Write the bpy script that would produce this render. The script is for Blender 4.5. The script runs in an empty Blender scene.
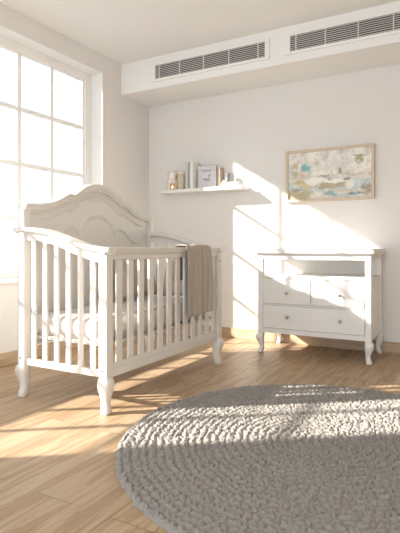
import bpy, bmesh, math, random
import numpy as np
from mathutils import Vector, noise
random.seed(7)
S = bpy.context.scene
COL = S.collection

# ------------------------------------------------------------ camera
cam_data = bpy.data.cameras.new('camera')
cam = bpy.data.objects.new('camera', cam_data)
COL.objects.link(cam)
cam.location = (3.474, -4.891, 1.0)
cam.rotation_euler = (math.pi / 2, 0, 0.514)
cam_data.sensor_fit = 'HORIZONTAL'
cam_data.sensor_width = 36
cam_data.lens = 490.18 * 36 / 400
cam_data.shift_y = -19.7 / 400
cam_data.clip_start = 0.05
S.camera = cam

# ------------------------------------------------------------ sky, sun, exposure
W = bpy.data.worlds.new('sky')
S.world = W
W.use_nodes = True
bg = W.node_tree.nodes['Background']
bg.inputs[0].default_value = (0.80, 0.90, 1.0, 1)
bg.inputs[1].default_value = 1.75
SUN_DIR = Vector((1.0, 0.75, -0.625))
sun_d = bpy.data.lights.new('sun', 'SUN')
sun_d.energy = 17
sun_d.angle = math.radians(1.0)
sun_d.color = (1.0, 0.965, 0.925)
sun = bpy.data.objects.new('sun', sun_d)
COL.objects.link(sun)
sun.rotation_euler = SUN_DIR.to_track_quat('-Z', 'Y').to_euler()
sun.location = (-4, -5, 5)
S.view_settings.view_transform = 'Standard'
S.view_settings.look = 'None'
S.view_settings.gamma = 1
S.view_settings.use_curve_mapping = False
S.view_settings.exposure = 0.74

# ------------------------------------------------------------ materials
def new_mat(name):
    m = bpy.data.materials.new(name)
    m.use_nodes = True
    return m, m.node_tree.nodes, m.node_tree.links, m.node_tree.nodes['Principled BSDF']

def plain(name, col, rough=0.5, metal=0.0, bump=0.0, scale=40.0, var=0.0, spec=0.5, sheen=0.0):
    m, n, l, b = new_mat(name)
    b.inputs['Base Color'].default_value = (*col, 1)
    b.inputs['Roughness'].default_value = rough
    b.inputs['Metallic'].default_value = metal
    b.inputs['Specular IOR Level'].default_value = spec
    if sheen:
        b.inputs['Sheen Weight'].default_value = sheen
    tc = n.new('ShaderNodeTexCoord')
    nz = n.new('ShaderNodeTexNoise')
    nz.inputs['Scale'].default_value = scale
    nz.inputs['Detail'].default_value = 4
    l.new(tc.outputs['Object'], nz.inputs['Vector'])
    if var:
        mx = n.new('ShaderNodeMix'); mx.data_type = 'RGBA'
        mx.inputs[6].default_value = (*[c * (1 - var) for c in col], 1)
        mx.inputs[7].default_value = (*[min(1, c * (1 + var)) for c in col], 1)
        l.new(nz.outputs['Fac'], mx.inputs[0])
        l.new(mx.outputs[2], b.inputs['Base Color'])
    if bump:
        bp = n.new('ShaderNodeBump')
        bp.inputs['Strength'].default_value = bump
        bp.inputs['Distance'].default_value = 0.002
        l.new(nz.outputs['Fac'], bp.inputs['Height'])
        l.new(bp.outputs[0], b.inputs['Normal'])
    return m

M_wall = plain('wall_plaster', (0.755, 0.735, 0.705), 0.9, bump=0.25, scale=60, spec=0.2)
M_wall_right = plain('wall_plaster_low_bounce', (0.42, 0.38, 0.33), 0.9, bump=0.25, scale=60, spec=0.2)  # unseen right wall, colour darkened to cut the light it bounces back
M_ceil = plain('ceiling_paint', (0.84, 0.83, 0.805), 0.9, bump=0.1, scale=60, spec=0.2)
M_white = plain('white_paint', (0.78, 0.76, 0.725), 0.38, bump=0.05, scale=30)
M_crib = plain('crib_paint', (0.72, 0.69, 0.645), 0.42, bump=0.06, scale=30)
M_frame = plain('window_paint', (0.84, 0.83, 0.81), 0.45)
M_chrome = plain('brushed_metal', (0.42, 0.40, 0.38), 0.32, metal=1.0)
M_bolt = plain('bolt_metal', (0.35, 0.35, 0.36), 0.4, metal=0.8)
M_vent = plain('vent_metal', (0.72, 0.70, 0.67), 0.5)
M_duct_shade = plain('duct_shade', (0.09, 0.08, 0.075), 0.9)
M_matt = plain('mattress_fabric', (0.74, 0.69, 0.64), 0.9, bump=0.3, scale=200, sheen=0.2)
M_pillow = plain('pillow_linen', (0.46, 0.40, 0.34), 0.95, bump=0.5, scale=250, var=0.08)
M_pillow2 = plain('pillow_cream', (0.55, 0.49, 0.42), 0.95, bump=0.5, scale=250, var=0.08)
M_blanket = plain('blanket_wool', (0.42, 0.355, 0.29), 0.95, bump=0.8, scale=260, var=0.18, spec=0.15, sheen=0.2)
M_oakframe = plain('picture_wood', (0.60, 0.50, 0.37), 0.55, bump=0.2, scale=30, var=0.15)

def glass_mat():
    m = bpy.data.materials.new('window_glass'); m.use_nodes = True
    n, l = m.node_tree.nodes, m.node_tree.links
    n.clear()
    o = n.new('ShaderNodeOutputMaterial'); mx = n.new('ShaderNodeMixShader')
    t = n.new('ShaderNodeBsdfTransparent'); g = n.new('ShaderNodeBsdfGlossy'); f = n.new('ShaderNodeFresnel')
    t.inputs[0].default_value = (0.73, 0.72, 0.705, 1); g.inputs['Roughness'].default_value = 0.02
    f.inputs[0].default_value = 1.3
    l.new(f.outputs[0], mx.inputs[0]); l.new(t.outputs[0], mx.inputs[1]); l.new(g.outputs[0], mx.inputs[2])
    l.new(mx.outputs[0], o.inputs[0])
    return m
M_glass = glass_mat()

def floor_mat():
    m, n, l, b = new_mat('oak_planks')
    tc = n.new('ShaderNodeTexCoord')
    sep = n.new('ShaderNodeSeparateXYZ'); l.new(tc.outputs['Object'], sep.inputs[0])
    ax = n.new('ShaderNodeMath'); ax.operation = 'ADD'; ax.inputs[1].default_value = 0.045
    l.new(sep.outputs['X'], ax.inputs[0])
    ay = n.new('ShaderNodeMath'); ay.operation = 'ADD'; ay.inputs[1].default_value = 20.33
    l.new(sep.outputs['Y'], ay.inputs[0])
    cmb = n.new('ShaderNodeCombineXYZ'); l.new(ay.outputs[0], cmb.inputs[0]); l.new(ax.outputs[0], cmb.inputs[1])
    br = n.new('ShaderNodeTexBrick')
    br.offset = 0.37; br.offset_frequency = 2
    br.inputs['Color1'].default_value = (0, 0, 0, 1); br.inputs['Color2'].default_value = (1, 1, 1, 1)
    br.inputs['Mortar'].default_value = (0.5, 0.5, 0.5, 1)
    br.inputs['Scale'].default_value = 1; br.inputs['Mortar Size'].default_value = 0.0016
    br.inputs['Mortar Smooth'].default_value = 0.3
    br.inputs['Brick Width'].default_value = 1.75; br.inputs['Row Height'].default_value = 0.195
    l.new(cmb.outputs[0], br.inputs['Vector'])
    # grain, shifted for every plank
    shift = n.new('ShaderNodeVectorMath'); shift.operation = 'MULTIPLY_ADD'
    shift.inputs[1].default_value = (31.0, 17.0, 5.0)
    l.new(br.outputs['Color'], shift.inputs[0]); l.new(tc.outputs['Object'], shift.inputs[2])
    mp = n.new('ShaderNodeMapping'); mp.inputs['Scale'].default_value = (16, 1.3, 1)
    l.new(shift.outputs[0], mp.inputs['Vector'])
    g1 = n.new('ShaderNodeTexNoise'); g1.inputs['Scale'].default_value = 1.0; g1.inputs['Detail'].default_value = 5
    g1.inputs['Roughness'].default_value = 0.6; g1.inputs['Distortion'].default_value = 1.2
    l.new(mp.outputs[0], g1.inputs['Vector'])
    mp2 = n.new('ShaderNodeMapping'); mp2.inputs['Scale'].default_value = (120, 5, 1)
    l.new(shift.outputs[0], mp2.inputs['Vector'])
    g2 = n.new('ShaderNodeTexNoise'); g2.inputs['Scale'].default_value = 1.0; g2.inputs['Detail'].default_value = 3
    l.new(mp2.outputs[0], g2.inputs['Vector'])
    wv = n.new('ShaderNodeMath'); wv.operation = 'MULTIPLY'; wv.inputs[1].default_value = 26
    l.new(g1.outputs['Fac'], wv.inputs[0])
    sn = n.new('ShaderNodeMath'); sn.operation = 'SINE'; l.new(wv.outputs[0], sn.inputs[0])
    s1 = n.new('ShaderNodeMath'); s1.operation = 'MULTIPLY_ADD'; s1.inputs[1].default_value = 0.10
    l.new(sn.outputs[0], s1.inputs[0]); l.new(g1.outputs['Fac'], s1.inputs[2])
    s2 = n.new('ShaderNodeMath'); s2.operation = 'MULTIPLY_ADD'; s2.inputs[1].default_value = 0.45
    l.new(g2.outputs['Fac'], s2.inputs[0]); l.new(s1.outputs[0], s2.inputs[2])
    s3 = n.new('ShaderNodeMath'); s3.operation = 'MULTIPLY_ADD'; s3.inputs[1].default_value = 0.16
    l.new(br.outputs['Color'], s3.inputs[0]); l.new(s2.outputs[0], s3.inputs[2])
    cr = n.new('ShaderNodeValToRGB')
    cr.color_ramp.elements[0].position = 0.42; cr.color_ramp.elements[0].color = (0.285, 0.178, 0.093, 1)
    cr.color_ramp.elements[1].position = 1.15 - 0.15; cr.color_ramp.elements[1].color = (0.47, 0.345, 0.225, 1)
    e = cr.color_ramp.elements.new(0.7); e.color = (0.37, 0.250, 0.145, 1)
    l.new(s3.outputs[0], cr.inputs[0])
    mx = n.new('ShaderNodeMix'); mx.data_type = 'RGBA'
    mx.inputs[7].default_value = (0.13, 0.075, 0.035, 1)
    l.new(br.outputs['Fac'], mx.inputs[0]); l.new(cr.outputs[0], mx.inputs[6])
    l.new(mx.outputs[2], b.inputs['Base Color'])
    b.inputs['Roughness'].default_value = 0.42
    b.inputs['Specular IOR Level'].default_value = 0.4
    bp = n.new('ShaderNodeBump'); bp.inputs['Strength'].default_value = 0.15; bp.inputs['Distance'].default_value = 0.002
    l.new(g2.outputs['Fac'], bp.inputs['Height']); l.new(bp.outputs[0], b.inputs['Normal'])
    return m
M_floor = floor_mat()

def oak_mat():
    m, n, l, b = new_mat('oak_baseboard')
    tc = n.new('ShaderNodeTexCoord')
    mp = n.new('ShaderNodeMapping'); mp.inputs['Scale'].default_value = (2.5, 2.5, 45)
    l.new(tc.outputs['Object'], mp.inputs['Vector'])
    g = n.new('ShaderNodeTexNoise'); g.inputs['Scale'].default_value = 1; g.inputs['Detail'].default_value = 5
    l.new(mp.outputs[0], g.inputs['Vector'])
    cr = n.new('ShaderNodeValToRGB')
    cr.color_ramp.elements[0].position = 0.3; cr.color_ramp.elements[0].color = (0.40, 0.28, 0.18, 1)
    cr.color_ramp.elements[1].position = 0.7; cr.color_ramp.elements[1].color = (0.56, 0.42, 0.29, 1)
    l.new(g.outputs['Fac'], cr.inputs[0]); l.new(cr.outputs[0], b.inputs['Base Color'])
    b.inputs['Roughness'].default_value = 0.45
    return m
M_oak = oak_mat()

# ------------------------------------------------------------ mesh helpers
def obj(name, bm, mat, parent=None, bevel=0.0, smooth=False, seg=2):
    me = bpy.data.meshes.new(name)
    bmesh.ops.recalc_face_normals(bm, faces=bm.faces)
    bm.to_mesh(me); bm.free()
    me.materials.append(mat)
    o = bpy.data.objects.new(name, me)
    COL.objects.link(o)
    if parent is not None:
        o.parent = parent
        o.matrix_parent_inverse = Matrix_inv(parent)
    if smooth:
        for p in me.polygons:
            p.use_smooth = True
    if bevel:
        mo = o.modifiers.new('bevel', 'BEVEL'); mo.width = bevel; mo.segments = seg
        mo.limit_method = 'ANGLE'; mo.angle_limit = math.radians(40)
        mo.harden_normals = False
    return o

def Matrix_inv(parent):
    from mathutils import Matrix
    # things are translated empties; part meshes sit at world coordinates
    return Matrix.Translation(-Vector(parent.location)) if parent.type == 'EMPTY' else Matrix.Identity(4)

def empty(name, loc, label=None, cat=None, group=None, kind=None):
    o = bpy.data.objects.new(name, None)
    o.empty_display_size = 0.1
    COL.objects.link(o); o.location = loc
    tag(o, label, cat, group, kind)
    return o

def tag(o, label=None, cat=None, group=None, kind=None):
    if label: o['label'] = label
    if cat: o['category'] = cat
    if group: o['group'] = group
    if kind: o['kind'] = kind
    return o

def B(): return bmesh.new()

def box(bm, x0, x1, y0, y1, z0, z1):
    vs = [bm.verts.new((x, y, z)) for z in (z0, z1) for y in (y0, y1) for x in (x0, x1)]
    for f in ((0, 1, 3, 2), (4, 6, 7, 5), (0, 4, 5, 1), (2, 3, 7, 6), (0, 2, 6, 4), (1, 5, 7, 3)):
        bm.faces.new([vs[i] for i in f])
    return bm

def rings(bm, secs, close=True):
    """loft closed sections (lists of points of equal length) with end caps"""
    rs = [[bm.verts.new(p) for p in s] for s in secs]
    k = len(rs[0])
    for a, b in zip(rs, rs[1:]):
        for i in range(k):
            bm.faces.new((a[i], a[(i + 1) % k], b[(i + 1) % k], b[i]))
    if close:
        bm.faces.new(rs[0][::-1]); bm.faces.new(rs[-1])
    return bm

def lathe(bm, c, prof, k=20, axis='z'):
    secs = []
    for r, h in prof:
        s = []
        for i in range(k):
            a = 2 * math.pi * i / k
            u, v = r * math.cos(a), r * math.sin(a)
            s.append((c[0] + u, c[1] + v, c[2] + h) if axis == 'z' else
                     ((c[0] + u, c[1] + h, c[2] + v) if axis == 'y' else (c[0] + h, c[1] + u, c[2] + v)))
        secs.append(s)
    return rings(bm, secs)

def interp(x, pts):
    return float(np.interp(x, [p[0] for p in pts], [p[1] for p in pts]))

def smooth_curve(pts, n, k=2):
    """resample (t, z) pairs to n points and soften the corners"""
    t = np.linspace(pts[0][0], pts[-1][0], n)
    z = np.interp(t, [p[0] for p in pts], [p[1] for p in pts])
    for _ in range(k):
        z[1:-1] = 0.25 * z[:-2] + 0.5 * z[1:-1] + 0.25 * z[2:]
    return list(zip(t.tolist(), z.tolist()))

# ------------------------------------------------------------ the room
HC, HS, SO = 3.042, 2.703, 0.535          # ceiling, soffit underside, soffit depth
RX, FY, T = 5.4, -7.0, 0.24               # right wall, open front end, wall thickness
struct = lambda o: tag(o, kind='structure')
struct(obj('floor', box(B(), -T, RX + 0.2, FY, T, -0.12, 0), M_floor))
struct(obj('ceiling', box(B(), -T, RX + 0.2, FY, T, HC, HC + 0.15), M_ceil))
struct(obj('wall_back', box(B(), -T, RX + 0.2, 0, T, 0, HC), M_wall))
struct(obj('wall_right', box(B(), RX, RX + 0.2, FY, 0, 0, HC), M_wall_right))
WY0, WY1, WZ0, WZ1 = -4.74, -0.85, 0.70, 2.856
bm = B()
box(bm, -T, 0, FY, WY0, 0, HC); box(bm, -T, 0, WY1, 0, 0, HC)
box(bm, -T, 0, WY0, WY1, 0, WZ0); box(bm, -T, 0, WY0, WY1, WZ1, HC)
struct(obj('wall_left', bm, M_wall))
struct(obj('trim_1', box(B(), 0, RX, -SO, 0, HS, HC), M_ceil))      # boxed-in duct along the back wall
struct(obj('baseboard_back', box(B(), 0.016, RX, -0.016, 0, 0, 0.108), M_oak, bevel=0.003))
struct(obj('baseboard_left', box(B(), 0, 0.016, FY, 0, 0, 0.108), M_oak, bevel=0.003))

# window: white reveal lining, stepped frame, bars, glass
win = empty('window_1', (-0.15, (WY0 + WY1) / 2, WZ0), kind='structure')
bm = B()
L = 0.006
box(bm, -T, 0.002, WY1 - L, WY1, WZ0, WZ1); box(bm, -T, 0.002, WY0, WY0 + L, WZ0, WZ1)
box(bm, -T, 0.002, WY0, WY1, WZ1 - L, WZ1)
obj('window_lining', bm, M_frame, win)
obj('window_sill', box(B(), -T, 0.03, WY0 - 0.03, WY1 + 0.0, WZ0 - 0.012, WZ0 + 0.02), M_frame, win, bevel=0.005)
GY0, GY1, GZ0, GZ1 = WY0 + 0.13, WY1 - 0.13, 0.775, 2.765
bm = B()
def ring_frame(bm, xa, xb, oy0, oy1, oz0, oz1, iy0, iy1, iz0, iz1):
    box(bm, xa, xb, oy0, iy0, oz0, oz1); box(bm, xa, xb, iy1, oy1, oz0, oz1)
    box(bm, xa, xb, iy0, iy1, oz0, iz0); box(bm, xa, xb, iy0, iy1, iz1, oz1)
ring_frame(bm, -0.21, -0.15, WY0 + L, WY1 - L, WZ0 + 0.02, WZ1 - L, WY0 + 0.10, WY1 - 0.10, GZ0 - 0.02, GZ1 + 0.02)
obj('window_frame', bm, M_frame, win, bevel=0.004)
bm = B()
ring_frame(bm, -0.20, -0.168, WY0 + 0.095, WY1 - 0.095, GZ0 - 0.025, GZ1 + 0.025, GY0, GY1, GZ0, GZ1)
obj('window_sash', bm, M_frame, win, bevel=0.004)
bm = B()
ys = [-1.005 - 0.395 * i for i in range(1, 9)]
zs = [1.262, 1.758, 2.265]
for y in ys: box(bm, -0.197, -0.173, y - 0.020, y + 0.020, GZ0, GZ1)
for z in zs: box(bm, -0.196, -0.174, GY0, GY1, z - 0.019, z + 0.019)
obj('glazing_bars', bm, M_frame, win, bevel=0.003)
obj('window_pane', box(B(), -0.188, -0.184, GY0, GY1, GZ0, GZ1), M_glass, win)

# ------------------------------------------------------------ air grilles in the duct face
def grille(x0, x1, divs, label):
    z0, z1 = 2.80, 2.945
    yf = -SO
    g = empty('air_vent', ((x0 + x1) / 2, yf, z0), label, 'air vent', 'linear air vents in the boxed-in duct')
    obj('duct_shade_sheet', box(B(), x0 - 0.01, x1 + 0.01, yf - 0.0022, yf - 0.0002, z0 - 0.01, z1 + 0.01), M_duct_shade, g)  # flat dark sheet on the duct face, painting the shade behind the louvres
    bm = B()
    m = 0.045
    ring4 = ((x0 - m, x0, z0 - m * .6, z1 + m * .6), (x1, x1 + m, z0 - m * .6, z1 + m * .6),
             (x0, x1, z0 - m * .6, z0), (x0, x1, z1, z1 + m * .6))
    for a, b_, c, d in ring4: box(bm, a, b_, yf - 0.016, yf - 0.0002, c, d)
    obj('vent_frame', bm, M_ceil, g, bevel=0.003)
    bm = B()
    n = 8
    for i in range(n):
        zc = z0 + (i + 0.5) * (z1 - z0) / n
        pts = [(yf - 0.012, zc - 0.0045), (yf - 0.0025, zc + 0.004), (yf - 0.0025, zc + 0.0065), (yf - 0.012, zc - 0.001)]
        rings(bm, [[(x, p[0], p[1]) for p in pts] for x in (x0, x1)])
    obj('louvres', bm, M_vent, g)
    for x in divs: obj('divider_bar', box(B(), x - 0.004, x + 0.004, yf - 0.0145, yf - 0.0025, z0, z1), M_vent, g)
grille(0.47, 1.725, (0.52, 0.775, 1.06, 1.345, 1.655), 'long slotted air vent on the left, directly above the wall shelf')
grille(1.975, 3.40, (2.03, 2.30, 2.585, 2.87, 3.15), 'long slotted air vent on the right, above the framed painting')

# ------------------------------------------------------------ cot
CX0, CX1, CY0, CY1 = 0.834, 1.538, -2.61, -1.166      # post centre lines
crib = empty('baby_crib', (1.177, -1.888, 0), 'white wooden baby cot with slatted sides and an arched carved back panel', 'crib')
H = 0.031

def loft_leg(bm, cx, cy, sx, sy, secs):
    out = []
    for z, h, o in secs:
        ch = h * 0.28
        x, y = cx + sx * o, cy + sy * o
        out.append([(x + a, y + b, z) for a, b in ((h, h - ch), (h - ch, h), (-h + ch, h), (-h, h - ch),
                                                   (-h, -h + ch), (-h + ch, -h), (h - ch, -h), (h, -h + ch))])
    return rings(bm, out)
CRIB_LEG = [(0.0, .024, .006), (.010, .027, .008), (.03, .026, .005), (.055, .0235, .000), (.085, .025, -.003),
            (.115, .031, .000), (.145, .038, .003), (.17, .042, .005), (.19, .042, .005), (.205, .038, .003),
            (.216, .033, .001), (.222, .031, 0)]
for cx, sx in ((CX0, -1), (CX1, 1)):
    for cy, sy in ((CY0, -1), (CY1, 1)):
        top = 1.252 if sx < 0 else 0.957
        obj('post', box(B(), cx - H, cx + H, cy - H, cy + H, 0.222, top), M_crib, crib, bevel=0.005)
        obj('leg', loft_leg(B(), cx, cy, sx, sy, CRIB_LEG), M_crib, crib, smooth=True)

# arched back panel
YC = (CY0 + CY1) / 2
half = [(0, 1.494), (.06, 1.491), (.11, 1.482), (.16, 1.465), (.21, 1.438), (.25, 1.412), (.275, 1.393), (.29, 1.387), (.32, 1.393),
        (.35, 1.388), (.385, 1.372), (.41, 1.356), (.45, 1.338), (.50, 1.320), (.55, 1.308), (.64, 1.295), (.745, 1.288)]
full = [(YC - a, b) for a, b in half[::-1]] + [(YC + a, b) for a, b in half[1:]]
topc = smooth_curve(full, 145, 1)
def topz(y): return interp(y, topc)
bm = B()
inner = [(y, z - 0.03) for y, z in topc if CY0 + H < y < CY1 - H]
inner = [(CY0 + H, topz(CY0 + H) - .03)] + inner + [(CY1 - H, topz(CY1 - H) - .03)]
rings(bm, [[(0.808, y, 0.37), (0.834, y, 0.37), (0.834, y, z), (0.808, y, z)] for y, z in inner])
back = obj('back_panel', bm, M_crib, crib)
bm = B()
prof = [(-.022, -.036), (.020, -.058), (.024, -.056), (.025, -.044), (.034, -.038), (.036, -.026), (.045, -.016), (.046, -.004), (.040, 0.0),
        (-.036, 0.0), (-.040, -.004), (-.038, -.024), (-.026, -.034)]
rings(bm, [[(CX0 + a, y, z + b) for a, b in prof] for y, z in topc])
obj('crown_moulding', bm, M_crib, crib, bevel=0.0)
def bead(name, curve, w=.018, d=.008, x=.834):
    bm = B(); secs = []
    for i, (y, z) in enumerate(curve):
        a = curve[max(0, i - 1)]; b = curve[min(len(curve) - 1, i + 1)]
        ty, tz = b[0] - a[0], b[1] - a[1]; q = math.hypot(ty, tz) or 1
        ny, nz = -tz / q, ty / q
        ww = w * min(1, 0.35 + 3 * min(i, len(curve) - 1 - i) / len(curve))
        secs.append([(x - .002, y + ny * ww, z + nz * ww), (x + d * .7, y + ny * ww * .6, z + nz * ww * .6), (x + d, y, z),
                     (x + d * .4, y - ny * ww * .8, z - nz * ww * .8), (x - .002, y - ny * ww, z - nz * ww)])
    rings(bm, secs)
    return obj(name, bm, M_crib, back, smooth=False)
echo = [(y, z - .115) for y, z in topc if abs(y - YC) < .60]
bead('carved_moulding', echo, .017, .014)
arch = smooth_curve([(-.20, 1.125), (-.185, 1.16), (-.15, 1.20), (-.10, 1.228), (0, 1.243), (.10, 1.228), (.15, 1.20), (.185, 1.16), (.20, 1.125)], 41, 3)
bead('carved_moulding', [(YC + a, b) for a, b in arch], .017, .014)
for s in (-1, 1):
    lobe = smooth_curve([(.21, 1.10), (.235, 1.132), (.28, 1.148), (.33, 1.138), (.38, 1.108), (.43, 1.065), (.50, 1.03), (.56, 1.02)], 31, 3)
    c = [(YC + s * a, b) for a, b in lobe]
    bead('carved_moulding', c, .015, .014)
# low rail of the back
obj('back_rail', box(B(), .798, .834, CY0 + H, CY1 - H, .33, .375), M_crib, crib, bevel=.004)

# curved end panels
ecap = smooth_curve([(.775, 1.130), (.86, 1.130), (.95, 1.125), (1.04, 1.113), (1.107, 1.099), (1.183, 1.078), (1.258, 1.054), (1.331, 1.032),
                     (1.402, 1.014), (1.481, 1.000), (1.535, .996), (1.59, .994)], 45, 3)
eapr = smooth_curve([(.84, 1.045), (.93, 1.042), (1.017, 1.034), (1.107, 1.016), (1.194, .992), (1.279, .960), (1.402, .924), (1.51, .903)], 30, 3)
def end_panel(cy, s):
    x0, x1 = CX0 + H, CX1 - H
    bm = B()
    pr = [(-.040, -.026), (-.043, -.020), (-.043, -.006), (-.038, 0), (.038, 0), (.043, -.006), (.043, -.020), (.040, -.026), (.026, -.030), (.018, -.040), (-.018, -.040), (-.026, -.030)]
    secs = []
    for x, z in ecap:
        if x < x0 and s > 0: continue
        secs.append([(x, cy + a, z + b) for a, b in pr])
    rings(bm, secs)
    obj('top_rail', bm, M_crib, crib, smooth=False)
    bm = B(); secs = []
    for x in np.linspace(x0, x1, 30):
        a, b = interp(x, ecap) - .038, interp(x, eapr)
        secs.append([(x, cy - .012, b), (x, cy + .012, b), (x, cy + .012, a), (x, cy - .012, a)])
    rings(bm, secs)
    obj('apron', bm, M_crib, crib)
    obj('bottom_rail', box(B(), x0, x1, cy - .016, cy + .016, .216, .258), M_crib, crib, bevel=.004)
    for x in (.930, 1.032, 1.135, 1.237, 1.338, 1.438):
        obj('slat', box(B(), x - .018, x + .018, cy - .009, cy + .009, .256, interp(x, eapr) + .004), M_crib, crib, bevel=.003)
end_panel(CY0, -1)
end_panel(CY1, 1)
# straight front side
bm = B()
pr = [(-.038, -.010), (-.040, -.004), (-.037, 0), (.037, 0), (.040, -.004), (.038, -.010), (.030, -.028), (.024, -.040), (-.024, -.040), (-.030, -.028)]
rings(bm, [[(CX1 + a, y, .996 + b) for a, b in pr] for y in (CY0 - .042, CY1 + .050)])
obj('top_rail', bm, M_crib, crib)
y0, y1 = CY0 + H, CY1 - H
obj('apron', box(B(), CX1 - .018, CX1 + .018, y0, y1, .921, .957), M_crib, crib, bevel=.004)
bm = B()
box(bm, CX1 - .016, CX1 + .014, y0, y1, .212, .292); box(bm, CX1 + .014, CX1 + .021, y0, y1, .212, .262)
obj('bottom_rail', bm, M_crib, crib, bevel=.003)
for i in range(12):
    y = -2.487 + .1137 * i
    obj('slat', box(B(), CX1 - .009, CX1 + .009, y - .026, y + .026, .290, .923), M_crib, crib, bevel=.003)
obj('mattress_support', box(B(), CX0 + .02, CX1 - .03, CY0 + .03, CY1 - .03, .392, .408), M_crib, crib)
for x, y, z, ax in ((CX1, CY0 - H - .001, .874, 'y'), (CX1, CY0 - H - .001, .262, 'y'), (CX0, CY0 - H - .001, .262, 'y'), (CX1 + H + .001, CY1, .88, 'x')):
    o = obj('bolt', lathe(B(), (x, y, z), [(.002, -.002), (.0075, -.002), (.0075, .003), (.002, .003)], 12, ax), M_bolt, crib)
    o['label'] = 'grey metal bolt head'

# mattress with quilted channels
def quilted(name, x0, x1, y0, y1, z0, z1, mat, pitch=.105, amp=.012):
    bm = B()
    r = .045
    per = []
    nx, ny = 60, 120
    for i in range(nx): per.append((x0 + (x1 - x0) * i / nx, y0, 0, -1))
    for i in range(ny): per.append((x1, y0 + (y1 - y0) * i / ny, 1, 0))
    for i in range(nx): per.append((x1 - (x1 - x0) * i / nx, y1, 0, 1))
    for i in range(ny): per.append((x0, y1 - (y1 - y0) * i / ny, -1, 0))
    cx, cy = (x0 + x1) / 2, (y0 + y1) / 2
    secs = []
    zn = 14
    prof = [(-.035, 0)] + [(-.012 * (abs(2 * k / zn - 1) ** 3) * 3, k / zn) for k in range(zn + 1)] + [(-.035, 1)] + [(-.10, 1.02), (-.2, 1.0)]
    for off, t in prof:
        s = []
        for x, y, a, b in per:
            t_s = (x - x0) if b else (y - y0)
            c = abs(math.sin(math.pi * t_s / pitch))
            o = off + (amp * (c ** .6 - 1) if off > -.09 else 0)
            zz = z0 + (z1 - z0) * t + (-.006 * (1 - c ** .6) if t >= 1 else 0)
            # squash towards the middle
            px = max(x0 - o, min(x1 + o, x)); py = max(y0 - o, min(y1 + o, y))
            s.append((px, py, zz))
        secs.append(s)
    rings(bm, secs)
    return obj(name, bm, mat, smooth=True)
matt = quilted('crib_mattress', .862, 1.496, -2.562, -1.212, .409, .553, M_matt)
tag(matt, 'pale quilted mattress lying inside the white baby cot', 'mattress')

def pillow(w, h, t, mat):
    bm = B(); n = 18
    gv = {}
    for s in (-1, 1):
        for i in range(n + 1):
            for j in range(n + 1):
                u, v = 2 * i / n - 1, 2 * j / n - 1
                edge = (1 - u ** 4) * (1 - v ** 4)
                th = s * t / 2 * max(0, edge) ** .5
                pin = 1 - .07 * (1 - abs(u) ** 2) * abs(v) ** 3; pin2 = 1 - .07 * (1 - abs(v) ** 2) * abs(u) ** 3
                th += s * .006 * math.sin(5 * u + 3 * v) * edge
                if i in (0, n) or j in (0, n):
                    if (i, j) in gv: continue
                    vv = bm.verts.new((u * w / 2 * pin2, 0, v * h / 2 * pin)); gv[(i, j)] = vv
                else:
                    gv[(i, j, s)] = bm.verts.new((u * w / 2 * pin2, th, v * h / 2 * pin))
    g = lambda i, j, s: gv.get((i, j)) or gv[(i, j, s)]
    for s in (-1, 1):
        for i in range(n):
            for j in range(n):
                bm.faces.new((g(i, j, s), g(i + 1, j, s), g(i + 1, j + 1, s), g(i, j + 1, s)))
    return obj('crib_pillow', bm, mat, smooth=True)
p1 = pillow(.50, .34, .13, M_pillow)
p1.location = (.975, -1.56, .742); p1.rotation_euler = (math.radians(-16), 0, math.radians(90))
tag(p1, 'larger taupe cushion in the cot, leaning on the arched back panel', 'pillow', 'cushions in the cot')
p2 = pillow(.34, .32, .12, M_pillow2)
p2.location = (1.27, -1.318, .730); p2.rotation_euler = (math.radians(-12), 0, math.radians(0))
tag(p2, 'cream cushion in the cot, leaning on the far slatted end', 'pillow', 'cushions in the cot')

# blanket over the side rail
bm = B()
path = [(1.4760, .74), (1.478, .82), (1.481, .90), (1.485, .945), (1.489, .972), (1.4915, .992), (1.497, 1.002), (1.510, 1.0045), (1.538, 1.005), (1.566, 1.0045),
        (1.579, 1.002), (1.586, .992), (1.588, .975), (1.590, .95), (1.592, .90)] + [(1.593, .90 - .43 * k / 22) for k in range(1, 23)]
acc = [0]
for a, b in zip(path, path[1:]): acc.append(acc[-1] + math.dist(a, b))
NU = 90
rows = []
for k, (px, pz) in enumerate(path):
    row = []
    drop = max(0, (.97 - pz) / .5) if k > 11 else 0
    for i in range(NU + 1):
        u = i / NU
        y = -1.755 + .345 * u - .035 * min(1, drop)
        f = 0
        if k > 9:
            f = .011 * (1 + math.sin(2 * math.pi * (u * 2.1 + .1 + .05 * drop))) * min(1, .25 + drop)
            f += .006 * (1 + math.sin(2 * math.pi * (u * 5.3 + .3 * drop))) * min(1, drop)
            pleat = math.exp(-((u - .70 + .03 * (1 - drop)) / .025) ** 2)
            f += .024 * (1 / (1 + math.exp(-(u - .72) / .015))) * min(1, .5 + drop) - .010 * pleat * 0
        else:
            f = 0
        lift = .004 * (1 + math.sin(u * 17)) if 6 <= k <= 10 else 0
        zz = pz + lift
        if k > 14:
            zz += drop * (.018 * u + .004 * math.sin(u * 9)) * 1.0
        row.append(bm.verts.new((px + f, y, zz)))
    rows.append(row)
for a, b in zip(rows, rows[1:]):
    for i in range(NU): bm.faces.new((a[i], a[i + 1], b[i + 1], b[i]))
bl = obj('knitted_blanket', bm, M_blanket, smooth=True)
so = bl.modifiers.new('thick', 'SOLIDIFY'); so.thickness = .005; so.offset = 1
tag(bl, 'taupe woven blanket draped over the long side rail of the cot', 'blanket')

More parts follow.
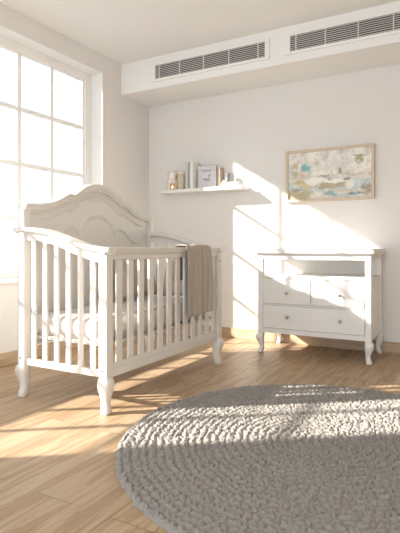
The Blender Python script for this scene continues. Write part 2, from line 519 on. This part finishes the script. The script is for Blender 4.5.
# ------------------------------------------------------------ dresser
DX0, DX1, DY0, DY1 = 1.667, 2.697, -.575, -.030
dr = empty('dresser', ((DX0 + DX1) / 2, (DY0 + DY1) / 2, 0), 'white wooden dresser with an open shelf and three drawers beneath the framed painting', 'dresser')
P = .05
DLEG = [(0.0, .020, .006), (.010, .023, .008), (.025, .022, .004), (.045, .019, -.003), (.07, .019, -.005), (.095, .024, 0), (.12, .030, .006),
        (.145, .034, .009), (.165, .034, .008), (.180, .029, .003), (.190, .025, 0)]
for cx, sx in ((DX0 + P / 2, -1), (DX1 - P / 2, 1)):
    for cy, sy in ((DY0 + P / 2, -1), (DY1 - P / 2, 1)):
        obj('post', box(B(), cx - P / 2, cx + P / 2, cy - P / 2, cy + P / 2, .190, .928), M_white, dr, bevel=.003)
        obj('leg', loft_leg(B(), cx, cy, sx, sy, DLEG), M_white, dr, smooth=True)
bm = B()
box(bm, DX0 - .030, DX1 + .030, DY0 - .03, DY1 + .012, .940, .982); box(bm, DX0 - .012, DX1 + .012, DY0 - .012, DY1 + .006, .926, .942)
obj('top', bm, M_white, dr, bevel=.004)
obj('upper_rail', box(B(), DX0 + P, DX1 - P, DY0 + .004, DY0 + .026, .882, .928), M_white, dr, bevel=.002)
obj('shelf_board', box(B(), DX0 + .012, DX1 - .012, DY0 + .008, DY1 - .008, .706, .732), M_white, dr, bevel=.002)
obj('lower_rail', box(B(), DX0 + P, DX1 - P, DY0 + .004, DY0 + .03, .195, .240), M_white, dr, bevel=.002)
obj('back_board', box(B(), DX0 + P, DX1 - P, DY1 - .022, DY1 - .010, .215, .926), M_white, dr)
bm = B(); box(bm, DX0 + P, DX1 - P, DY0 + .004, DY0 + .03, .457, .470); box(bm, 2.176, 2.188, DY0 + .004, DY0 + .03, .470, .706)
obj('drawer_divider', bm, M_white, dr)
for sx in (0, 1):
    xa = DX0 + .006 if not sx else DX1 - .030
    obj('side_panel', box(B(), xa + .008 * (1 - sx), xa + .016 + .008 * (1 - sx) * 0, DY0 + P, DY1 - P, .245, .690), M_white, dr)
    for za, zb in ((.195, .250), (.680, .7055), (.895, .9255)):
        obj('side_rail', box(B(), xa, xa + .024, DY0 + P, DY1 - P, za, zb), M_white, dr, bevel=.002)
def drawer(x0, x1, z0, z1, knobs):
    bm = B(); box(bm, x0, x1, DY0 - .003, DY0 + .018, z0, z1)
    box(bm, x0 + .02, x1 - .02, DY0 + .018, DY1 - .05, z0 + .015, z1 - .03)
    d = obj('drawer', bm, M_white, dr, bevel=.0025)
    for kx, kz in knobs:
        k = lathe(B(), (kx, DY0 - .003, kz), [(.009, 0), (.006, -.004), (.0055, -.014), (.009, -.018), (.014, -.021), (.0155, -.027), (.012, -.032), (.004, -.034)], 20, 'y')
        o = obj('knob', k, M_chrome, d, smooth=True); o['label'] = 'round brushed metal knob'
g = .003
drawer(DX0 + P + g, 2.176 - g, .470 + g, .706 - g, [(1.958, .575)])
drawer(2.188 + g, DX1 - P - g, .470 + g, .706 - g, [(2.440, .578)])
drawer(DX0 + P + g, DX1 - P - g, .240 + g, .457 - g, [(1.962, .355), (2.440, .352)])

# ------------------------------------------------------------ painting
def painting_mat():
    m, n, l, b = new_mat('painted_canvas')
    tc = n.new('ShaderNodeTexCoord')
    nz = n.new('ShaderNodeTexNoise'); nz.inputs['Scale'].default_value = 14; nz.inputs['Detail'].default_value = 9; nz.inputs['Roughness'].default_value = .65
    l.new(tc.outputs['Object'], nz.inputs['Vector'])
    w = n.new('ShaderNodeVectorMath'); w.operation = 'MULTIPLY_ADD'; w.inputs[1].default_value = (.06, 0, .06)
    l.new(nz.outputs['Color'], w.inputs[0]); l.new(tc.outputs['Object'], w.inputs[2])
    off = n.new('ShaderNodeVectorMath'); off.operation = 'ADD'; off.inputs[1].default_value = (-.03, 0, -.03)
    l.new(w.outputs[0], off.inputs[0])
    n2 = n.new('ShaderNodeTexNoise'); n2.inputs['Scale'].default_value = 14; n2.inputs['Detail'].default_value = 5
    l.new(tc.outputs['Object'], n2.inputs['Vector'])
    cr = n.new('ShaderNodeValToRGB')
    cr.color_ramp.elements[0].position = .35; cr.color_ramp.elements[0].color = (.60, .58, .53, 1)
    cr.color_ramp.elements[1].position = .62; cr.color_ramp.elements[1].color = (.84, .81, .74, 1)
    l.new(n2.outputs['Fac'], cr.inputs[0])
    last = cr.outputs[0]
    X0, X1, Z0, Z1 = 1.78, 2.605, 1.485, 1.955
    # u, v in the picture (v down), radii, colour, opacity
    blobs = [
        (.30, .78, .55, .22, (.55, .63, .62), .75), (.75, .80, .42, .20, (.42, .56, .60), .75), (.50, .55, .60, .05, (.50, .44, .36), .55),
        (.62, .88, .30, .08, (.62, .55, .44), .8), (.12, .92, .24, .14, (.46, .38, .22), .85), (.38, .95, .12, .10, (.80, .76, .68), .9),
        (.08, .36, .05, .18, (.50, .43, .28), .8), (.18, .43, .045, .13, (.62, .36, .30), .75), (.22, .33, .065, .085, (.20, .47, .45), .95),
        (.26, .46, .012, .12, (.40, .45, .40), .7), (.15, .66, .09, .09, (.56, .42, .20), .85), (.24, .75, .07, .07, (.60, .48, .22), .8),
        (.40, .74, .07, .07, (.36, .27, .16), .8), (.10, .79, .07, .04, (.25, .28, .28), .8), (.45, .53, .10, .025, (.30, .24, .20), .7),
        (.56, .30, .10, .12, (.62, .62, .60), .5), (.34, .62, .13, .10, (.85, .82, .76), .9),
        (.56, .72, .19, .085, (.46, .37, .25), .95), (.56, .65, .15, .045, (.86, .83, .77), .95), (.52, .60, .035, .05, (.20, .17, .12), .8),
        (.63, .45, .025, .07, (.32, .26, .20), .85), (.65, .56, .05, .05, (.78, .74, .68), .9), (.72, .62, .05, .03, (.26, .22, .16), .85),
        (.75, .72, .06, .09, (.82, .78, .70), .85), (.52, .90, .10, .05, (.22, .38, .42), .75), (.80, .93, .09, .03, (.14, .22, .20), .85),
        (.93, .84, .07, .13, (.36, .27, .17), .85), (.86, .23, .055, .09, (.36, .35, .16), .9), (.86, .15, .09, .018, (.25, .26, .18), .8),
        (.90, .55, .14, .06, (.60, .50, .40), .6), (.80, .40, .10, .06, (.80, .76, .70), .7)]
    for u, v, ru, rv, c, a in blobs:
        mp = n.new('ShaderNodeMapping'); mp.vector_type = 'TEXTURE'
        mp.inputs['Location'].default_value = (X0 + u * (X1 - X0), 0, Z1 - v * (Z1 - Z0))
        mp.inputs['Scale'].default_value = (ru * (X1 - X0), 1000, rv * (Z1 - Z0))
        l.new(off.outputs[0], mp.inputs['Vector'])
        ln = n.new('ShaderNodeVectorMath'); ln.operation = 'LENGTH'; l.new(mp.outputs[0], ln.inputs[0])
        mr = n.new('ShaderNodeMapRange'); mr.interpolation_type = 'SMOOTHSTEP'
        mr.inputs['From Min'].default_value = 1.2; mr.inputs['From Max'].default_value = .6
        mr.inputs['To Min'].default_value = 0; mr.inputs['To Max'].default_value = a
        l.new(ln.outputs['Value'], mr.inputs['Value'])
        mx = n.new('ShaderNodeMix'); mx.data_type = 'RGBA'
        l.new(mr.outputs[0], mx.inputs[0]); l.new(last, mx.inputs[6]); mx.inputs[7].default_value = (*c, 1)
        last = mx.outputs[2]
    for sc, lo, hi, colr, op in ((26, .56, .62, (.86, .83, .77), .45), (34, .60, .66, (.42, .34, .25), .4), (20, .62, .68, (.50, .60, .62), .35)):
        q = n.new('ShaderNodeTexNoise'); q.inputs['Scale'].default_value = sc; q.inputs['Detail'].default_value = 5
        mpq = n.new('ShaderNodeMapping'); mpq.inputs['Location'].default_value = (sc, 0, sc * 2); mpq.inputs['Scale'].default_value = (.6, 1, 1.2)
        l.new(tc.outputs['Object'], mpq.inputs['Vector']); l.new(mpq.outputs[0], q.inputs['Vector'])
        mr = n.new('ShaderNodeMapRange'); mr.inputs['From Min'].default_value = lo; mr.inputs['From Max'].default_value = hi
        mr.inputs['To Max'].default_value = op; l.new(q.outputs['Fac'], mr.inputs['Value'])
        mx = n.new('ShaderNodeMix'); mx.data_type = 'RGBA'
        l.new(mr.outputs[0], mx.inputs[0]); l.new(last, mx.inputs[6]); mx.inputs[7].default_value = (*colr, 1)
        last = mx.outputs[2]
    l.new(last, b.inputs['Base Color'])
    b.inputs['Roughness'].default_value = .7
    return m
pic = empty('framed_painting', (2.19, -.02, 1.455), 'pale abstract boat painting in a thin light wood frame on the back wall', 'painting')
px0, px1, pz0, pz1, fw = 1.752, 2.630, 1.458, 1.984, .026
bm = B()
for a in ((px0, px0 + fw, pz0, pz1), (px1 - fw, px1, pz0, pz1), (px0 + fw, px1 - fw, pz0, pz0 + fw), (px0 + fw, px1 - fw, pz1 - fw, pz1)):
    box(bm, a[0], a[1], -.042, -.001, a[2], a[3])
obj('picture_frame', bm, M_oakframe, pic, bevel=.002)
obj('canvas', box(B(), px0 + fw, px1 - fw, -.024, -.006, pz0 + fw, pz1 - fw), painting_mat(), pic)

# ------------------------------------------------------------ wall shelf and the things on it
sh = obj('wall_shelf', box(B(), .272, 1.325, -.20, -.0005, 1.612, 1.650), M_white, bevel=.003)
tag(sh, 'thin white floating shelf on the back wall above the cot', 'shelf')
SZ = 1.6505
# ceramic wax warmer
wm = empty('wax_warmer', (.415, -.12, SZ), 'blush ceramic wax warmer with a glowing arched opening, leftmost on the wall shelf', 'wax warmer')
M_cer = plain('blush_ceramic', (.80, .72, .66), .45, bump=.1, scale=20)
def ceramic_body():
    bm = B(); k = 40
    prof = [(.050, 0), (.058, .008), (.062, .04), (.062, .075), (.055, .105), (.044, .125), (.043, .14), (.050, .155), (.056, .175), (.057, .205), (.052, .21)]
    vv = []
    for r, h in prof:
        vv.append([bm.verts.new((.415 + r * math.cos(2 * math.pi * i / k), -.12 + r * math.sin(2 * math.pi * i / k), SZ + h)) for i in range(k)])
    cx, cz = -math.radians(58), .055
    for a, b_ in zip(range(len(prof) - 1), range(1, len(prof))):
        for i in range(k):
            am = 2 * math.pi * (i + .5) / k
            da = (am - cx + math.pi) % (2 * math.pi) - math.pi
            hm = (prof[a][1] + prof[b_][1]) / 2
            if abs(da) < .62 and .006 < hm < .085 - .02 * abs(da) / .62: continue
            bm.faces.new((vv[a][i], vv[a][(i + 1) % k], vv[b_][(i + 1) % k], vv[b_][i]))
    bm.faces.new(vv[0][::-1])
    return bm
body = obj('ceramic_body', ceramic_body(), M_cer, wm, smooth=True)
sm = body.modifiers.new('thick', 'SOLIDIFY'); sm.thickness = .006; sm.offset = -1
obj('wax_dish', lathe(B(), (.415, -.12, SZ + .2), [(.045, -.03), (.048, -.006), (.050, .004), (.046, .004), (.040, -.006)], 28), M_cer, wm, smooth=True)
M_flame, n_, l_, b_ = new_mat('candle_flame')
b_.inputs['Emission Color'].default_value = (1, .50, .18, 1); b_.inputs['Emission Strength'].default_value = 5
M_wax = plain('wax', (.85, .8, .7), .5)
tl = obj('tealight', lathe(B(), (.418, -.125, SZ + .008), [(.02, 0), (.02, .014), (.018, .014), (.002, .013)], 20), M_wax, wm)
obj('flame', lathe(B(), (.418, -.125, SZ + .023), [(.001, 0), (.007, .008), (.006, .018), (.001, .034)], 12), M_flame, tl, smooth=True)
# cream canister
cn = empty('cream_canister', (.53, -.10, SZ), 'small cream lidded canister beside the wax warmer on the wall shelf', 'canister')
M_cream = plain('cream_glaze', (.62, .53, .40), .5, bump=.1, scale=25)
obj('jar', lathe(B(), (.53, -.10, SZ), [(.044, 0), (.048, .004), (.049, .03), (.048, .17), (.046, .178)], 32), M_cream, cn, smooth=True)
o = obj('lid', lathe(B(), (.53, -.10, SZ + .178), [(.047, 0), (.050, .003), (.050, .022), (.046, .030), (.012, .034), (.010, .036)], 32), M_cer, cn, smooth=True)

def book(x0, x1, ya, yb, h, cover, label, axis='x', extra=None):
    """hardback standing upright; axis x = thin along x, spine to the room; axis y = cover faces the room"""
    r = empty('book', ((x0 + x1) / 2, (ya + yb) / 2, SZ), label, 'book', 'books on the wall shelf')
    t = .0025
    bm = B()
    if axis == 'x':
        box(bm, x0, x0 + t, ya, yb, SZ, SZ + h); box(bm, x1 - t, x1, ya, yb, SZ, SZ + h); box(bm, x0 + t, x1 - t, ya, ya + t, SZ, SZ + h)
        pg = box(B(), x0 + t, x1 - t, ya + t, yb - .004, SZ + .003, SZ + h - .003)
    else:
        box(bm, x0, x1, ya, ya + t, SZ, SZ + h); box(bm, x0, x1, yb - t, yb, SZ, SZ + h); box(bm, x0, x0 + t, ya + t, yb - t, SZ, SZ + h)
        pg = box(B(), x0 + t, x1 - .004, ya + t, yb - t, SZ + .003, SZ + h - .003)
    obj('cover', bm, cover, r, bevel=.0008)
    obj('pages', pg, M_pages, r)
    return r
M_pages = plain('paper', (.62, .55, .45), .9, bump=.3, scale=300)
book(.622, .655, -.175, -.02, .302, plain('cover_pale', (.60, .58, .55), .7), 'pale grey thin book, leftmost of the upright books on the shelf')
book(.657, .683, -.175, -.02, .300, plain('cover_teal', (.30, .35, .34), .7), 'grey-green slim book between two pale books on the shelf')
book(.685, .722, -.180, -.015, .303, plain('cover_cream', (.78, .77, .72), .6), 'tall off-white book with a taupe side standing left of the front-facing book')
fb = book(.738, .975, -.100, -.065, .252, plain('cover_white', (.66, .65, .66), .6), 'white front-facing book with grey lettering and a small bird drawing', 'y')
M_ink = plain('grey_ink', (.33, .32, .33), .8)
M_ink2 = plain('pale_ink', (.45, .47, .46), .8)
bm = B()
for (cx, cz, rx, rz) in ((.860, SZ + .095, .040, .017), (.883, SZ + .125, .009, .022), (.889, SZ + .148, .017, .014), (.825, SZ + .105, .018, .011)):
    s0 = [(cx + rx * math.cos(2 * math.pi * i / 20), -.1002, cz + rz * math.sin(2 * math.pi * i / 20)) for i in range(20)]
    s1 = [(p[0], -.1010, p[2]) for p in s0]
    rings(bm, [s0, s1])
obj('bird_drawing', bm, M_ink2, fb)
for zz, xs in ((SZ + .197, np.arange(.79, .925, .0125)), (SZ + .182, np.arange(.81, .90, .0125))):   # blurred line of print
    bm = B()
    for i, x in enumerate(xs):
        box(bm, x, x + .008, -.1006, -.1002, zz, zz + (.011 if i % 3 else .015))
    obj('lettering', bm, M_ink, fb)
book(.985, 1.022, -.098, -.008, .226, plain('cover_tan', (.44, .35, .27), .7), 'tan book standing behind the right edge of the front-facing book')
# frosted glass
M_frost, n_, l_, b_ = new_mat('frosted_glass')
b_.inputs['Base Color'].default_value = (.85, .84, .82, 1); b_.inputs['Roughness'].default_value = .35
b_.inputs['Transmission Weight'].default_value = .85
gl = obj('frosted_glass_tumbler', lathe(B(), (1.105, -.08, SZ), [(.024, 0), (.026, .003), (.028, .155), (.025, .155), (.023, .012), (.004, .010)], 28), M_frost, smooth=True)
tag(gl, 'small frosted glass tumbler standing behind the white box on the shelf', 'glass')
kb = obj('white_box', box(B(), 1.075, 1.272, -.185, -.12, SZ, SZ + .042), M_white, bevel=.004)
tag(kb, 'low white box at the right end of the wall shelf', 'box')
M_bead = plain('grey_green_bead', (.33, .33, .27), .6); M_beadw = plain('white_bead', (.8, .77, .72), .5)
def bead_ball(x, r, mat, label):
    prof = [(max(.0008, r * math.sin(math.pi * i / 12)), r - r * math.cos(math.pi * i / 12)) for i in range(13)]
    o = obj('wooden_bead', lathe(B(), (x, -.152, SZ + .0422), prof, 18), mat, smooth=True)
    tag(o, label, 'bead', 'beads on the white box')
bead_ball(1.092, .013, M_beadw, 'white round bead at the left end of the low white box')
bead_ball(1.122, .012, M_bead, 'grey-green round bead beside the white bead on the low white box')
bead_ball(1.245, .014, M_bead, 'grey-green round bead alone at the right end of the low white box')

# ------------------------------------------------------------ rug
def rug():
    cx, cy, R, p = 2.842, -2.437, 1.062, .039
    NR, NT = 250, 1180
    r = np.linspace(.004, R, NR)[:, None]; th = np.linspace(0, 2 * np.pi, NT, endpoint=False)[None, :]
    rr = r + 0 * th; tt = th + 0 * r
    rng = np.random.default_rng(3)
    def vnoise(x, y, seed):          # tileable-enough value noise
        g = np.random.default_rng(seed).random((257, 257))
        xi = np.floor(x).astype(int); yi = np.floor(y).astype(int); fx = x - xi; fy = y - yi
        fx = fx * fx * (3 - 2 * fx); fy = fy * fy * (3 - 2 * fy)
        a = g[xi % 256, yi % 256]; b = g[(xi + 1) % 256, yi % 256]; c = g[xi % 256, (yi + 1) % 256]; d = g[(xi + 1) % 256, (yi + 1) % 256]
        return (a * (1 - fx) + b * fx) * (1 - fy) + (c * (1 - fx) + d * fx) * fy
    X = rr * np.cos(tt); Y = rr * np.sin(tt)
    wob = (vnoise(X * 14 + 100, Y * 14 + 100, 1) - .5) * .016 + (vnoise(X * 45 + 100, Y * 45 + 100, 8) - .5) * .012
    ph = (rr + wob) / p + tt / (2 * np.pi)           # spiral rounds
    ring = np.floor(ph); f = ph - ring
    ridge = np.sqrt(np.clip(1 - (2 * f - 1) ** 2, 0, 1))
    rc = (ring + .5 - tt / (2 * np.pi)) * p
    arc = tt * np.clip(rc, .02, None)
    s = arc / .036 + ring * .37 + np.abs(2 * f - 1) * .55 + (vnoise(X * 30 + 60, Y * 30 + 60, 2) - .5) * 1.3
    st = np.abs(np.sin(np.pi * s)) ** .7
    nz = vnoise(X * 120 + 200, Y * 120 + 200, 4) * .6 + vnoise(X * 260 + 300, Y * 260 + 300, 5) * .4
    h = .006 + .020 * ridge ** .7 * (.22 + .78 * st) + (nz - .5) * .013
    edge = np.clip((R - rr) / .02, 0, 1)
    h = h * np.sqrt(edge)
    # a fuzzy outline
    out = (vnoise(tt * 60, tt * 0 + 3, 6) - .5) * .018 * (rr > R - .03)
    X = (rr + out) * np.cos(tt); Y = (rr + out) * np.sin(tt)
    co = np.stack([X + cx, Y + cy, h + .001], -1).reshape(-1, 3)
    idx = np.arange(NR * NT).reshape(NR, NT)
    a = idx[:-1]; b = idx[1:]
    q = np.stack([a, b, np.roll(b, -1, 1), np.roll(a, -1, 1)], -1).reshape(-1, 4)
    me = bpy.data.meshes.new('round_rug')
    me.vertices.add(len(co)); me.vertices.foreach_set('co', co.astype('f').ravel())
    me.loops.add(q.size); me.loops.foreach_set('vertex_index', q.astype('i').ravel())
    me.polygons.add(len(q)); me.polygons.foreach_set('loop_start', np.arange(0, q.size, 4, dtype='i'))
    me.polygons.foreach_set('use_smooth', np.ones(len(q), dtype=bool))
    me.update(calc_edges=True); me.validate()
    m = plain('grey_wool', (.285, .262, .238), 1.0, bump=.8, scale=350, var=.25, spec=.1, sheen=.3)
    me.materials.append(m)
    o = bpy.data.objects.new('round_rug', me); COL.objects.link(o)
    tag(o, 'large round chunky braided grey wool rug on the oak floor', 'rug')
rug()
